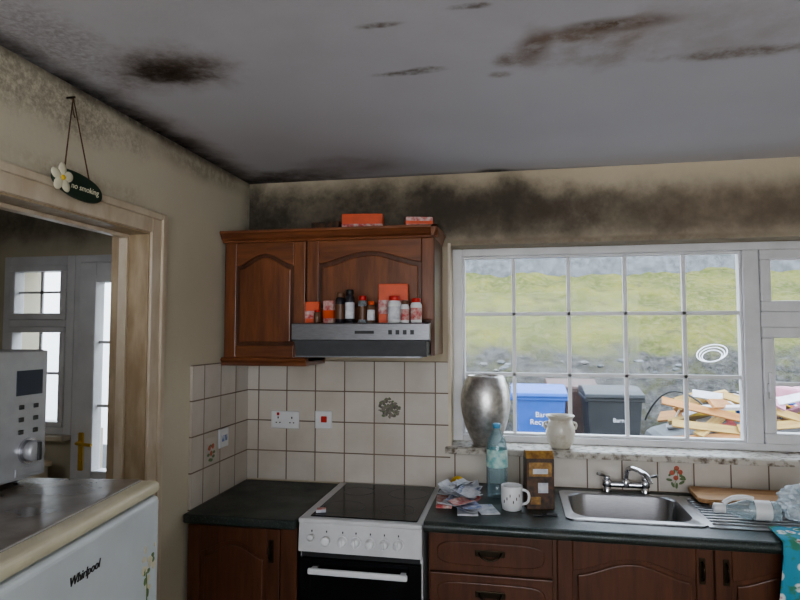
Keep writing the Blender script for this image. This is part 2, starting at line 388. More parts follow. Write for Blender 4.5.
box('pane_left',(-.26,WY0+.043,1.13),(1.03,WY0+.047,2.008),M['glass'],g)
boxes('transom',[((1.105,WY0-.005,1.655),(1.73,WY1,1.725))],M['upvc'],g,bevel=.004)
boxes('sash_top',[((1.105,WY0-.015,1.725),(1.73,WY1-.02,1.775)),((1.105,WY0-.015,1.965),(1.73,WY1-.02,2.012)),((1.105,WY0-.015,1.775),(1.15,WY1-.02,1.965)),((1.69,WY0-.015,1.775),(1.73,WY1-.02,1.965))],M['upvc'],g,bevel=.006)
boxes('sash_bottom',[((1.105,WY0-.015,1.125),(1.73,WY1-.02,1.175)),((1.105,WY0-.015,1.605),(1.73,WY1-.02,1.655)),((1.105,WY0-.015,1.175),(1.155,WY1-.02,1.605)),((1.68,WY0-.015,1.175),(1.73,WY1-.02,1.605))],M['upvc'],g,bevel=.006)
boxes('sash_bars',[((1.15,WY0+.022,1.385),(1.70,WY0+.034,1.403)),((1.405,WY0+.022,1.17),(1.423,WY0+.034,1.61))],M['upvc'],g)
boxes('panes_right',[((1.14,WY0+.036,1.76),(1.71,WY0+.04,1.98)),((1.14,WY0+.036,1.16),(1.71,WY0+.04,1.62))],M['glass'],g)
boxes('sash_handle',[((1.117,WY0-.035,1.36),(1.137,WY0-.016,1.40)),((1.119,WY0-.045,1.33),(1.135,WY0-.033,1.45))],M['upvc'],g,bevel=.003)
# ------------------------------------------------------------------ utility window / door
g=group('window_2')
y0,y1=2.86,2.93
boxes('outer_frame',[((-2.80,y0,1.08),(-2.755,y1,2.05)),((-2.40,y0,1.08),(-2.352,y1,2.05)),((-2.755,y0,1.08),(-2.40,y1,1.12)),((-2.755,y0,2.0),(-2.40,y1,2.05)),((-2.755,y0,1.66),(-2.40,y1,1.70))],M['upvc'],g,bevel=.004)
boxes('sash_frames',[((-2.755,y0-.012,1.70),(-2.40,y1-.01,1.735)),((-2.755,y0-.012,1.965),(-2.40,y1-.01,2.0)),((-2.755,y0-.012,1.735),(-2.72,y1-.01,1.965)),((-2.435,y0-.012,1.735),(-2.40,y1-.01,1.965)),
 ((-2.755,y0-.012,1.12),(-2.40,y1-.01,1.15)),((-2.755,y0-.012,1.63),(-2.40,y1-.01,1.66)),((-2.755,y0-.012,1.15),(-2.725,y1-.01,1.63)),((-2.43,y0-.012,1.15),(-2.40,y1-.01,1.63))],M['upvc'],g,bevel=.005)
boxes('glazing_bars',[((-2.582,y0+.02,1.15),(-2.568,y0+.03,1.98)),((-2.73,y0+.02,1.40),(-2.42,y0+.03,1.414)),((-2.73,y0+.02,1.845),(-2.42,y0+.03,1.857))],M['upvc'],g)
box('panes',(-2.75,y0+.032,1.12),(-2.405,y0+.036,1.99),M['glass'],g)
box('sill',(-2.80,2.80,1.055),(-2.352,2.90,1.08),M['upvc_dirty'],g,bevel=.004)
g=group('door_1')
boxes('frame',[((-2.35,y0,0),(-2.315,y1,2.05)),((-1.61,y0,0),(-1.575,y1,2.05)),((-2.315,y0,2.01),(-1.61,y1,2.05))],M['upvc'],g,bevel=.004)
boxes('leaf',[((-2.312,y0-.015,.02),(-2.21,y1-.01,2.008)),((-1.72,y0-.015,.02),(-1.612,y1-.01,2.008)),((-2.21,y0-.015,1.90),(-1.72,y1-.01,2.008)),((-2.21,y0-.015,.78),(-1.72,y1-.01,.90)),((-2.21,y0-.015,.02),(-1.72,y1-.01,.14)),((-2.21,y0+.01,.14),(-1.72,y1-.02,.78))],M['upvc'],g,bevel=.006)
boxes('glazing_bars',[((-2.21,y0+.02,1.23),(-1.72,y0+.03,1.245)),((-2.21,y0+.02,1.57),(-1.72,y0+.03,1.585)),((-1.97,y0+.02,.9),(-1.955,y0+.03,1.9))],M['upvc'],g)
box('pane',(-2.215,y0+.032,.89),(-1.715,y0+.036,1.91),M['glass'],g)
box('handle_plate',(-2.285,y0-.025,.90),(-2.255,y0-.014,1.10),M['brass'],g,bevel=.004)
tube('handle_lever',[(-2.27,y0-.02,1.05),(-2.27,y0-.06,1.05),(-2.25,y0-.07,1.05),(-2.17,y0-.07,1.045)],.009,M['brass'],g)
cyl('handle_keyhole',(-2.27,y0-.03,.95),.008,.01,M['brass'],g,axis='y')
g=group('storage_cupboard')
box('carcass',(-2.78,2.36,0),(-2.42,2.79,.93),M['upvc_dirty'],g,bevel=.004)
box('top',(-2.80,2.33,.93),(-2.40,2.795,.96),M['archi'],g,bevel=.006)
box('door_panel',(-2.76,2.345,.08),(-2.44,2.36,.9),M['archi'],g,bevel=.006)
cyl('knob',(-2.47,2.325,.7),.012,.02,M['brass'],g,axis='y')
# ------------------------------------------------------------------ cabinet doors
def arch_pts(x0,x1,zb,zs,h,n=18):
    pts=[(x0,zb),(x1,zb)]
    for i in range(n+1):
        t=i/n; x=x1+(x0-x1)*t
        s=math.sin(PI*t); pts.append((x,zs+h*(s**1.6)))
    return pts
def cdoor(p,name,x0,x1,z0,z1,y,arch=.05,m='oak',mh='oak_h',st=.055,knob=None):
    yb=y+.020
    zi=z1-st-arch
    boxes(name+'_stiles',[((x0,y,z0),(x0+st,yb,z1)),((x1-st,y,z0),(x1,yb,z1))],M[m],p,bevel=.004)
    boxes(name+'_bottom_rail',[((x0+st,y,z0),(x1-st,yb,z0+st))],M[mh],p,bevel=.003)
    a=arch_pts(x0+st,x1-st,z0+st,zi,arch)[2:]
    pts=[(x0+st,z1),(x1-st,z1)]+a
    prism(name+'_top_rail',pts,y,yb,M[mh],p,bevel=.003)
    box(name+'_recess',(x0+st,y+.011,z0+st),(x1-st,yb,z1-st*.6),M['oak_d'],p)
    d=.016
    prism(name+'_raised_panel',arch_pts(x0+st+d,x1-st-d,z0+st+d,zi-d,arch),y+.002,y+.012,M[m],p,bevel=.009)
def drop_handle(p,x,y,z,name='handle',vert=False):
    if vert:
        box(name+'_plate',(x-.010,y-.004,z-.045),(x+.010,y,z+.045),M['bronze'],p,bevel=.003)
        tube(name+'_bail',[(x,y-.004,z+.03),(x,y-.025,z+.025),(x,y-.028,z),(x,y-.025,z-.025),(x,y-.004,z-.03)],.004,M['bronze'],p)
    else:
        box(name+'_plate',(x-.055,y-.004,z-.012),(x+.055,y,z+.012),M['bronze'],p,bevel=.004)
        tube(name+'_bail',[(x-.04,y-.004,z+.002),(x-.04,y-.024,z-.002),(x,y-.028,z-.022),(x+.04,y-.024,z-.002),(x+.04,y-.004,z+.002)],.004,M['bronze'],p)
CX0,CXM,CX1=-1.337,-.93,-.345
g=group('wall_cupboard')
boxes('carcass',[((CX0,2.60,1.495),(CXM,2.867,2.05)),((CXM,2.60,1.675),(CX1,2.879,2.05)),((CX1-.018,2.582,1.53),(CX1+.001,2.867,2.05))],M['oak_d'],g,bevel=.002)
cdoor(g,'door_left',CX0+.012,CXM-.004,1.515,2.045,2.58,.055)
cdoor(g,'door_right',CXM+.004,CX1-.002,1.685,2.045,2.58,.05)
def molding(name,prof,x0,x1,m,p):
    prism(name,prof,x0,x1,M[m],p,plane='yz',bevel=.002)
molding('cornice',[(2.60,2.045),(2.575,2.045),(2.572,2.055),(2.56,2.062),(2.548,2.08),(2.54,2.085),(2.54,2.097),(2.60,2.097)],CX0,CX1+.018,'oak_h',g)
prism('cornice_return',[(CX1-.01,2.045),(CX1+.002,2.045),(CX1+.008,2.062),(CX1+.014,2.082),(CX1+.018,2.085),(CX1+.018,2.097),(CX1-.01,2.097)],2.54,2.867,M['oak_h'],g,bevel=.002)
molding('pelmet',[(2.61,1.515),(2.572,1.515),(2.565,1.505),(2.575,1.492),(2.575,1.478),(2.61,1.478)],CX0,CXM+.005,'oak_h',g)
box('pelmet_return',(CXM-.018,2.61,1.478),(CXM,2.865,1.515),M['oak_h'],g,bevel=.003)
box('top_panel',(CX0,2.6,2.05),(CX1,2.867,2.062),M['oak_d'],g)
g=group('cooker_hood')
prism('body',[(2.39,1.60),(2.385,1.665),(2.575,1.665),(2.61,1.665),(2.86,1.665),(2.86,1.535),(2.43,1.535)],CXM+.014,CX1-.02,M['dark'],g,plane='yz',bevel=.003)
prism('front_panel',[(2.375,1.598),(2.375,1.667),(2.40,1.670),(2.40,1.59)],CXM+.010,CX1+.008,M['hoodsteel'],g,plane='yz',bevel=.003)
prism('visor',[(2.395,1.532),(2.380,1.597),(2.390,1.597),(2.405,1.532)],CXM+.022,CX1-.006,M['visor'],g,plane='yz',bevel=.002)
box('underside_lip',(CXM+.02,2.395,1.527),(CX1-.03,2.86,1.536),M['hoodsteel'],g)
boxes('buttons',[((CX1-.16+i*.03,2.371,1.622),(CX1-.145+i*.03,2.376,1.64)) for i in range(4)],M['blackp'],g)
box('badge',(CX1-.30,2.371,1.625),(CX1-.22,2.376,1.637),M['blackp'],g)
hz=1.6665
def pack(name,x,y,z,w,d,h,m,rz=0,band=None,top=None):
    g=group(name,(x,y,z),rz)
    box('carton',(-w/2,-d/2,0),(w/2,d/2,h),M[m],g,bevel=.002)
    if band: box('printed_band',(-w/2-.0006,-d/2-.0006,h*.25),(w/2+.0006,d/2+.0006,h*.6),M[band],g)
    box('flap',(-w/2+.002,-d/2+.002,h),(w/2-.002,d/2-.002,h+.002),M[top or m],g)
    return g
def jar(name,x,y,z,r,h,m,lid,label=None):
    g=group(name,(x,y,z))
    lathe('body',[(r*.9,0),(r,.004),(r,h*.72),(r*.85,h*.80),(r*.72,h*.84)],M[m],g,n=24)
    cyl('lid',(0,0,h*.83),r*.8,h*.17,M[lid],g,bev=.002,n=24)
    if label: lathe('label',[(r*1.012,h*.15),(r*1.012,h*.62)],M[label],g,n=24)
    return g
pack('spice_packet',-.866,2.49,hz,.060,.03,.095,'orange',.1,'redprint')
pack('spice_packet',-.795,2.51,hz,.050,.03,.10,'redprint',-.2,'orange')
jar('spice_jar',-.828,2.44,hz,.016,.06,'brownj','red')
jar('spice_jar',-.735,2.47,hz,.022,.135,'darkj','brownj','brownj')
jar('spice_jar',-.688,2.45,hz,.020,.145,'darkj','blackp','paper')
jar('spice_jar',-.64,2.48,hz,.020,.12,'clear','red','brownj')
jar('spice_jar',-.598,2.46,hz,.017,.095,'brownj','orange','paper')
pack('rice_carton',-.515,2.53,hz,.125,.05,.170,'orange',.12,'redprint')
jar('salt_tub',-.495,2.45,hz,.029,.115,'white2','red','paper')
jar('salt_tub',-.447,2.43,hz,.018,.095,'white2','brownj','redprint')
jar('salt_tub',-.405,2.455,hz,.024,.105,'white2','red','redprint')
pack('cereal_carton',-.70,2.72,2.063,.19,.10,.115,'orange',.15,'redprint')
pack('tea_carton',-.42,2.62,2.098,.12,.06,.040,'redprint',.25,'orange')
pack('shoe_carton',-.87,2.74,2.063,.14,.12,.085,'kraft',-.1)
# ------------------------------------------------------------------ base units
def basecarc(p,x0,x1,y=2.32,top=.86):
    box('carcass',(x0,y,.10),(x1,2.86,top),M['carc'],p); box('plinth',(x0,y+.05,0),(x1,y+.07,.10),M['oak_d'],p)
g=group('base_cupboard')
basecarc(g,-1.335,-.858,top=.855)
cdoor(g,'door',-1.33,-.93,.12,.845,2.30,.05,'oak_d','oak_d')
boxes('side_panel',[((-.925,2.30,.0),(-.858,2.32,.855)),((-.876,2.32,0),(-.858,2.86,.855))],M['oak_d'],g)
box('worktop',(-1.337,2.27,.856),(-.856,2.866,.893),M['worktop'],g,bevel=.008,seg=3)
drop_handle(g,-.965,2.30,.76,vert=True)
g=group('base_cupboard')
basecarc(g,-.335,2.18,top=.72)
boxes('carcass_rails',[((-.335,2.32,.72),(2.18,2.345,.884)),((-.335,2.345,.72),(-.315,2.86,.884))],M['carc'],g)
def drawer(x0,x1,z0,z1,nm):
    boxes(nm+'_front',[((x0,2.30,z0),(x1,2.32,z1))],M['oak_d'],g,bevel=.004)
    d=.03; n=[]
    xa,xb,za,zb=x0+d,x1-d,z0+d*.9,z1-d*.9
    pts=[]
    for i in range(32):
        a=2*PI*i/32; ca,sa=math.cos(a),math.sin(a)
        pts.append(((xa+xb)/2+(xb-xa)/2*math.copysign(abs(ca)**.35,ca),(za+zb)/2+(zb-za)/2*math.copysign(abs(sa)**.6,sa)))
    prism(nm+'_field',pts,2.294,2.302,M['oak_d'],g,bevel=.005)
    drop_handle(g,(x0+x1)/2,2.294,(z0+z1)/2+.006,nm+'_handle')
drawer(-.33,.125,.735,.875,'drawer_top')
drawer(-.33,.125,.585,.728,'drawer_mid')
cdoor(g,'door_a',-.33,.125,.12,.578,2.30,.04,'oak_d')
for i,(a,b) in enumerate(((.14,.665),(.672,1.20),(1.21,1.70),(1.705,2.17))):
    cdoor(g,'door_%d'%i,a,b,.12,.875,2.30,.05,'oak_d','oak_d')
    drop_handle(g,b-.035 if i%2==0 else a+.035,2.30,.80,'door_handle_%d'%i,True)
HX0,HX1,HY0,HY1=.205,.655,2.405,2.765
WZ=.925
boxes('worktop',[((-.345,2.265,.885),(HX0,2.866,WZ)),((HX1,2.265,.885),(2.19,2.866,WZ)),((HX0,2.265,.885),(HX1,HY0,WZ)),((HX0,HY1,.885),(HX1,2.866,WZ))],M['worktop'],g)
tube('worktop_nosing',[(-.345,2.268,.905),(2.19,2.268,.905)],.020,M['worktop'],g,smoothpts=False)
# ------------------------------------------------------------------ sink
g=group('kitchen_sink')
def rr(cx,cy,w,h,r,n=8):
    P=[]
    for k,(sx,sy) in enumerate(((1,1),(-1,1),(-1,-1),(1,-1))):
        for i in range(n+1):
            a=PI/2*k+PI/2*i/n
            P.append((cx+sx*(w/2-r)+r*math.cos(a),cy+sy*(h/2-r)+r*math.sin(a)))
    return P
cx,cy=.43,2.585
loops=[(.50,.42,.03,.926),(.50,.42,.03,.931),(.44,.35,.08,.931),(.432,.342,.08,.925),(.415,.325,.08,.80),(.36,.27,.07,.775),(.05,.05,.02,.770)]
V=[];F=[];n=36
for (w,h,r,z) in loops: V+=[(x,y,z) for x,y in rr(cx,cy,w,h,r)]
for j in range(len(loops)-1):
    for i in range(n): F.append((j*n+i,j*n+(i+1)%n,(j+1)*n+(i+1)%n,(j+1)*n+i))
F.append(tuple(range((len(loops)-1)*n,len(loops)*n)))
o=obj('bowl',V,F,M['steel'],g,smooth=True); e=o.modifiers.new('es','EDGE_SPLIT'); e.split_angle=math.radians(50)
cyl('waste',(cx,cy,.7705),.028,.004,M['chrome'],g)
cyl('waste_hole',(cx,cy,.7745),.018,.001,M['blackp'],g)
box('drainer',(.68,2.375,.926),(1.14,2.795,.930),M['steel'],g,bevel=.001)
boxes('drainer_ridges',[((.70,2.41+i*.036,.930),(1.11,2.422+i*.036,.9345)) for i in range(10)],M['steel'],g,bevel=.002)
g=group('mixer_tap')
ty=2.825
for sx in (.39,.55):
    cyl('pillar',(sx,ty,.926),.018,.030,M['chrome'],g,r2=.015,bev=.002)
    cyl('valve',(sx,ty,.95),.020,.032,M['chrome'],g,bev=.004)
    cyl('head',(sx,ty,.98),.015,.018,M['chrome'],g,bev=.005)
tube('lever_left',[(.39,ty,.992),(.375,ty-.02,1.004),(.345,ty-.04,1.012)],.0065,M['chrome'],g)
tube('lever_right',[(.55,ty,.992),(.565,ty-.02,1.004),(.595,ty-.04,1.012)],.0065,M['chrome'],g)
cyl('bridge',(.39,ty,.960),.013,.16,M['chrome'],g,axis='x')
cyl('spout_base',(.47,ty,.950),.018,.035,M['chrome'],g,bev=.003)
tube('spout',[(.47,ty,.97),(.47,ty-.005,1.02),(.485,ty-.04,1.045),(.515,ty-.11,1.042),(.535,ty-.15,1.03),(.54,ty-.16,1.005)],.0105,M['chrome'],g)
# ------------------------------------------------------------------ cooker
g=group('electric_cooker')
cx0,cx1=-.846,-.356
boxes('body',[((cx0,2.31,.03),(cx1,2.855,.885))],M['white'],g,bevel=.004)
boxes('feet',[((cx0+.03,2.36,0),(cx0+.07,2.40,.03)),((cx1-.07,2.36,0),(cx1-.03,2.40,.03)),((cx0+.03,2.76,0),(cx0+.07,2.80,.03)),((cx1-.07,2.76,0),(cx1-.03,2.80,.03))],M['blackp'],g)
box('hob_surround',(cx0-.002,2.285,.882),(cx1+.002,2.858,.902),M['white'],g,bevel=.006,seg=3)
box('hob_glass',(cx0+.038,2.315,.902),(cx1-.022,2.835,.906),M['black'],g,bevel=.002)
for i,(x,y,r) in enumerate(((-.71,2.45,.088),(-.48,2.45,.07),(-.71,2.70,.07),(-.48,2.70,.088))):
    lathe('heating_zone_ring_%d'%i,[(r,.9061),(r,.9064),(r-.0015,.9064),(r-.0015,.9061)],M['zone'],g,n=48,c=(x,y,0),caps=False)
prism('control_panel',[(2.278,.775),(2.288,.885),(2.32,.885),(2.32,.775)],cx0,cx1,M['white'],g,plane='yz',bevel=.004)
for i,x in enumerate((-.665,-.612,-.555,-.50,-.445)):
    cyl('knob_ring_%d'%i,(x,2.276,.825),.021,.006,M['white2'],g,axis='y')
    cyl('knob_%d'%i,(x,2.254,.825),.015,.024,M['white2'],g,axis='y',bev=.003,r2=.018)
    box('knob_grip_%d'%i,(x-.003,2.246,.811),(x+.003,2.256,.839),M['white2'],g,bevel=.001)
cyl('knob_oven',(-.79,2.256,.835),.012,.024,M['white2'],g,axis='y',bev=.003)
cyl('timer_knob',(-.73,2.254,.825),.017,.024,M['white2'],g,axis='y',bev=.003)
boxes('panel_marks',[((x-.002,2.2805,.853),(x+.002,2.283,.860)) for x in (-.79,-.73,-.665,-.612,-.555,-.50,-.445)],M['blackp'],g)
box('vent_gap',(cx0+.01,2.296,.752),(cx1-.01,2.312,.775),M['blackp'],g)
boxes('oven_door_frame',[((cx0+.004,2.283,.20),(cx0+.05,2.31,.75)),((cx1-.05,2.283,.20),(cx1-.004,2.31,.75)),((cx0+.05,2.283,.715),(cx1-.05,2.31,.75)),((cx0+.05,2.283,.20),(cx1-.05,2.31,.235))],M['black'],g,bevel=.002)
box('oven_glass',(cx0+.05,2.287,.235),(cx1-.05,2.31,.715),M['black'],g)
box('oven_handle',(cx0+.05,2.245,.702),(cx1-.05,2.262,.725),M['white2'],g,bevel=.006,seg=3)
boxes('handle_posts',[((cx0+.06,2.255,.705),(cx0+.08,2.285,.722)),((cx1-.08,2.255,.705),(cx1-.06,2.285,.722))],M['white2'],g)
box('lower_drawer',(cx0+.004,2.285,.05),(cx1-.004,2.31,.19),M['white'],g,bevel=.004)
g=group('crumpled_wrapper',(-.78,2.36,.9068),.4)
box('folded_paper',(-.02,-.015,0),(.02,.015,.012),M['paper'],g,bevel=.003)
box('flap',(-.015,-.012,.012),(.02,.01,.015),M['redprint'],g)
# ------------------------------------------------------------------ sockets
def socket(name,x,z,w,double=False,red=False):
    g=group(name,(x,YB-.0125,z))
    box('plate',(-w/2,-.009,-.043),(w/2,0,.043),M['white2'],g,bevel=.003)
    if double:
        for s in (-1,1):
            boxes('pins',[((s*.036-.003,-.0098,.006),(s*.036+.003,-.0088,.016)),((s*.036-.013,-.0098,-.016),(s*.036-.006,-.0088,-.011)),((s*.036+.006,-.0098,-.016),(s*.036+.013,-.0088,-.011))],M['blackp'],g)
            box('rocker',(s*.036-.006,-.013,.022),(s*.036+.006,-.008,.036),M['red'] if s<0 else M['white2'],g,bevel=.001)
    if red:
        box('rocker',(-.012,-.014,-.012),(.018,-.008,.018),M['red'],g,bevel=.003)
    return g
socket('wall_socket',-1.135,1.195,.146,True)
socket('cooker_switch',-.935,1.20,.086,False,True)
g=group('light_switch',(XL+.0125,2.60,1.145))
box('plate',(0,-.043,-.043),(.010,.043,.043),M['white2'],g,bevel=.003)
boxes('rocker',[((.008,-.022,-.015),(.014,-.004,.012)),((.008,.006,-.015),(.014,.024,.012))],M['blue_ink'],g,bevel=.001)
def deco(name,x,z,cols,landscape=False,s=.143):
    g=group(name,(x,YB-.0123,z))
    box('tile',(-s/2,-.002,-s/2),(s/2,0,s/2),M['tile'],g,bevel=.001)
    R=random.Random(4)
    if landscape:
        for i in range(120):
            a=R.random()*2*PI; r=R.random()**.6
            ell('motif_%d'%i,(r*.052*math.cos(a),-.002,r*.046*math.sin(a)),(R.uniform(.004,.011),.0006,R.uniform(.003,.008)),M['paintbr' if i%7 else 'leaf'],g,10,6)
    else:
        tube('stem',[(-.01,-.002,-.045),(.0,-.002,-.02),(.012,-.002,.0),(0,-.002,.03)],.0012,M['leaf'],g)
        for i in range(9):
            a=i*2.4; ell('leaf_%d'%i,(.028*math.cos(a),-.002,-.012+.03*math.sin(a)),(.014,.0008,.006),M['leaf'],g,10,6,rot=('Y',a))
        for i,(dx,dz) in enumerate(((-.016,.014),(.018,.018),(0,-.008),(.004,.034))):
            ell('bloom_%d'%i,(dx,-.0025,dz),(.011,.0010,.011),M[cols],g,12,8)
deco('decorative_tile',-.605,1.265,'paintred',True)
deco('decorative_tile',.687,.998,'paintred',s=.13)
g=group('decorative_tile',(XL+.0123,2.495,1.105))
box('tile',(0,-.05,-.06),(.002,.05,.06),M['tile'],g,bevel=.001)
for i in range(8):
    a=i*2.4; ell('leaf_%d'%i,(.002,.024*math.cos(a),-.01+.032*math.sin(a)),(.0008,.013,.007),M['leaf'],g,10,6)
for i,(dx,dz) in enumerate(((-.016,.014),(.014,.018),(0,-.012))): ell('bloom_%d'%i,(.0025,dx,dz),(.0012,.012,.012),M['paintred'],g,12,8)
# ------------------------------------------------------------------ sill items
g=group('silver_vase',(-.147,2.945,1.0925))
lathe('body',[(.056,0),(.060,.006),(.073,.03),(.096,.08),(.112,.14),(.119,.195),(.116,.24),(.106,.285),(.094,.315),(.088,.326),(.083,.330),(.078,.322),(.085,.30),(.10,.24),(.105,.19),(.06,.02)],M['silver'],g,n=56)
g=group('ceramic_pot',(.20,2.925,1.0925))
lathe('body',[(.040,0),(.044,.004),(.058,.03),(.067,.07),(.065,.10),(.054,.122),(.050,.130),(.056,.138),(.066,.148),(.064,.152),(.054,.146),(.044,.132),(.05,.10),(.04,.012)],M['pot'],g,n=44)
for s in (-1,1): tube('handle',[(s*.054,0,.118),(s*.070,0,.118),(s*.074,0,.10),(s*.065,0,.088)],.006,M['pot'],g)
# ------------------------------------------------------------------ worktop items
g=group('water_bottle',(-.085,2.65,WZ))
prof=[(.030,.0),(.042,.004),(.044,.02),(.044,.05)]
for i in range(6):
    z=.055+i*.012; prof+=[(.042,z),(.044,z+.006)]
prof+=[(.044,.14),(.044,.20),(.043,.215),(.036,.245),(.022,.275),(.015,.288),(.014,.30)]
lathe('body',prof,M['water'],g,n=32)
lathe('label',[(.0447,.13),(.0447,.205)],M['label'],g,n=32,caps=False)
cyl('cap',(0,0,.293),.0165,.02,M['cap'],g,bev=.002)
g=group('coffee_mug',(-.022,2.48,WZ))
lathe('body',[(.034,0),(.038,.003),(.042,.03),(.043,.093),(.0415,.095),(.039,.092),(.037,.01),(.02,.008)],M['white2'],g,n=36)
tube('handle',[(.040,0,.078),(.062,-.003,.078),(.070,-.004,.05),(.058,-.003,.024),(.040,0,.022)],.0055,M['white2'],g)
for i in range(6):
    a=-PI/2+(i-2.5)*.3; ell('print_%d'%i,(.0425*math.cos(a),.0425*math.sin(a),.05+.012*((i%3)-1)),(.002,.002,.007),M['kraft'],g,8,6)
g=group('food_carton',(.085,2.53,WZ),.18)
box('carton',(-.055,-.035,0),(.055,.035,.20),M['kraft'],g,bevel=.002)
prism('gable_top',[(-.035,.20),(.035,.20),(.012,.228),(-.012,.228)],-.055,.055,M['amber'],g,plane='yz',bevel=.001)
boxes('print',[((-.045,-.0362,.13),(.045,-.0350,.185)),((-.04,-.0362,.02),(.0,-.0350,.05))],M['amber'],g)
boxes('print_b',[((-.03,-.0368,.14),(.03,-.0360,.160)),((-.01,-.0362,.065),(.03,-.0350,.105))],M['paper'],g)
g=group('lemon',(-.265,2.77,WZ+.026))
ell('fruit',(0,0,0),(.032,.026,.026),M['lemon'],g)
ell('tip',(.032,0,0),(.006,.006,.006),M['lemon'],g)
ell('stem_end',(-.032,0,0),(.005,.006,.006),M['lemon'],g)
g=group('paper_pile',(-.225,2.52,WZ+.001),.1)
R=random.Random(3)
for i in range(22):
    w,h=R.uniform(.06,.11),R.uniform(.09,.14); cxp,cyp=R.uniform(-.045,.035),R.uniform(-.12,.14); an=R.uniform(-1.2,1.2); zz=.003+i*.0022
    V=[];F=[]; nn=8; cur=R.uniform(0,.022)
    for a in range(nn+1):
        for b in range(2):
            x=(a/nn-.5)*w;y=(b-.5)*h; V.append((cxp+x*math.cos(an)-y*math.sin(an),cyp+x*math.sin(an)+y*math.cos(an),zz+cur*(abs(a/nn-.5)*2)**2))
    for a in range(nn): F.append((a*2,a*2+1,a*2+3,a*2+2))
    o=obj('sheet_%d'%i,V,F,M[['paper','paper','blue_ink','paper','redprint','paper','paper','blue_ink','paper','paper'][i%10]],g)
    sd=o.modifiers.new('s','SOLIDIFY'); sd.thickness=.0015
box('booklet',(-.105,-.08,.0),(-.04,.08,.012),M['redprint'],g,bevel=.002)
box('envelope',(-.02,-.17,.0),(.06,-.07,.006),M['paper'],g,bevel=.001)
g=group('letter_envelope',(-.115,2.455,WZ+.001),.3)
box('envelope',(-.045,-.07,0),(.03,.06,.004),M['paper'],g,bevel=.001)
box('stamp',(.010,.035,.004),(.025,.052,.005),M['blue_ink'],g)
g=group('key_bunch',(.10,2.42,WZ))
tube('ring',[(0.012*math.cos(a*PI/6),.012*math.sin(a*PI/6),.004) for a in range(13)],.0025,M['blackp'],g)
boxes('tags',[((.01,-.006,0),(.05,.008,.010)),((-.04,-.02,0),(-.008,.0,.006))],M['blackp'],g,bevel=.002)
g=group('chopping_board',(.91,2.725,.956),-.03)
pts=rr(0,0,.38,.21,.03)
prism('board',pts,-.009,.009,M['board'],g,plane='xy',bevel=.003)
boxes('feet',[((-.15,-.08,-.0205),(-.13,.08,-.009)),((.13,-.08,-.0205),(.15,.08,-.009))],M['board'],g)
g=group('plastic_bottle',(.76,2.48,.9355+.036))
g.rotation_euler=(0,0,-.06)
lathe('body',[(.014,.0),(.016,.02),(.021,.035),(.032,.06),(.036,.085),(.036,.17),(.032,.185),(.018,.19)],M['clear'],g,n=32,axis='x')
cyl('cap',(-.035,0,0),.018,.040,M['white2'],g,axis='x',bev=.003)
tube('handle',[(-.0,0,.018),(.02,0,.038),(.07,0,.048),(.10,0,.040)],.009,M['white2'],g)
lathe('label',[(.0366,.10),(.0366,.155)],M['white2'],g,n=32,axis='x',caps=False)
# crumpled clear bag
g=group('plastic_bag',(1.045,2.495,.936))
bm=bmesh.new(); bmesh.ops.create_icosphere(bm,subdivisions=5,radius=1)
for v in bm.verts:
    p=v.co.copy(); k=1+.30*mn.noise(p*2.2)+.18*mn.noise(p*5)+.10*abs(mn.noise(p*12))
    v.co=Vector((p.x*.080*k,p.y*.085*k,max(0,.060+p.z*.065*k)))
me=D.meshes.new('film'); bm.to_mesh(me); bm.free(); me.materials.append(M['film'])
o=D.objects.new('film',me); S.collection.objects.link(o); o.parent=g
tube('bag_neck',[(-.02,-.02,.10),(-.03,-.04,.125),(-.05,-.05,.135)],.010,M['film'],g)
# draped floral towel
g=group('floral_tea_towel')
V=[];F=[];nx,ny=40,44
for j in range(ny+1):
    t=j/ny; L=t*.66
    for i in range(nx+1):
        s=i/nx; x=.875+s*.34-.05*t*(1-s)
        wv=.012*math.sin(s*19+t*2)+.006*math.sin(s*41+1)
        if L<.13: y=2.385-L; z=.9385+.004*abs(math.sin(s*17))+.002
        else:
            q=L-.13; a=min(1,q/.05); y=2.248-.012*a+wv*min(1,q*5)-.012; z=.9405-q
        V.append((x,y,z))
for j in range(ny):
    for i in range(nx): F.append((j*(nx+1)+i,j*(nx+1)+i+1,(j+1)*(nx+1)+i+1,(j+1)*(nx+1)+i))
o=obj('cloth',V,F,M['floral'],g,smooth=True); sd=o.modifiers.new('s','SOLIDIFY'); sd.thickness=.003
# ------------------------------------------------------------------ fridge + microwave
g=group('fridge',(-.742,1.172,0),math.radians(7.7))
FD,FW,FH=.585,.58,1.322
box('cabinet',(-FD,-FW,.03),(-.055,0,FH-.03),M['fridge'],g,bevel=.006)
box('top_trim',(-FD,-FW-.002,FH-.03),(0,.002,FH-.004),M['cream'],g,bevel=.011,seg=4)
box('top_panel',(-FD+.03,-FW+.03,FH-.006),(-.035,-.012,FH),M['fridgetop'],g,bevel=.003)
box('freezer_door',(-.052,-FW,.92),(0,0,FH-.033),M['fridge'],g,bevel=.012,seg=4)
box('fridge_door',(-.052,-FW,.06),(0,0,.912),M['fridge'],g,bevel=.012,seg=4)
boxes('feet',[((-.52,-.55,0),(-.48,-.51,.03)),((-.10,-.55,0),(-.06,-.51,.03)),((-.52,-.07,0),(-.48,-.03,.03)),((-.10,-.07,0),(-.06,-.03,.03))],M['blackp'],g)
box('handle_recess',(-.01,-FW+.02,.89),(.006,-FW+.20,.94),M['cream'],g,bevel=.004)
text('badge_text','Whirlpool',.021,M['blackp'],(.001,-.275,1.232),(PI/2,0,PI/2),g,shear=.25)
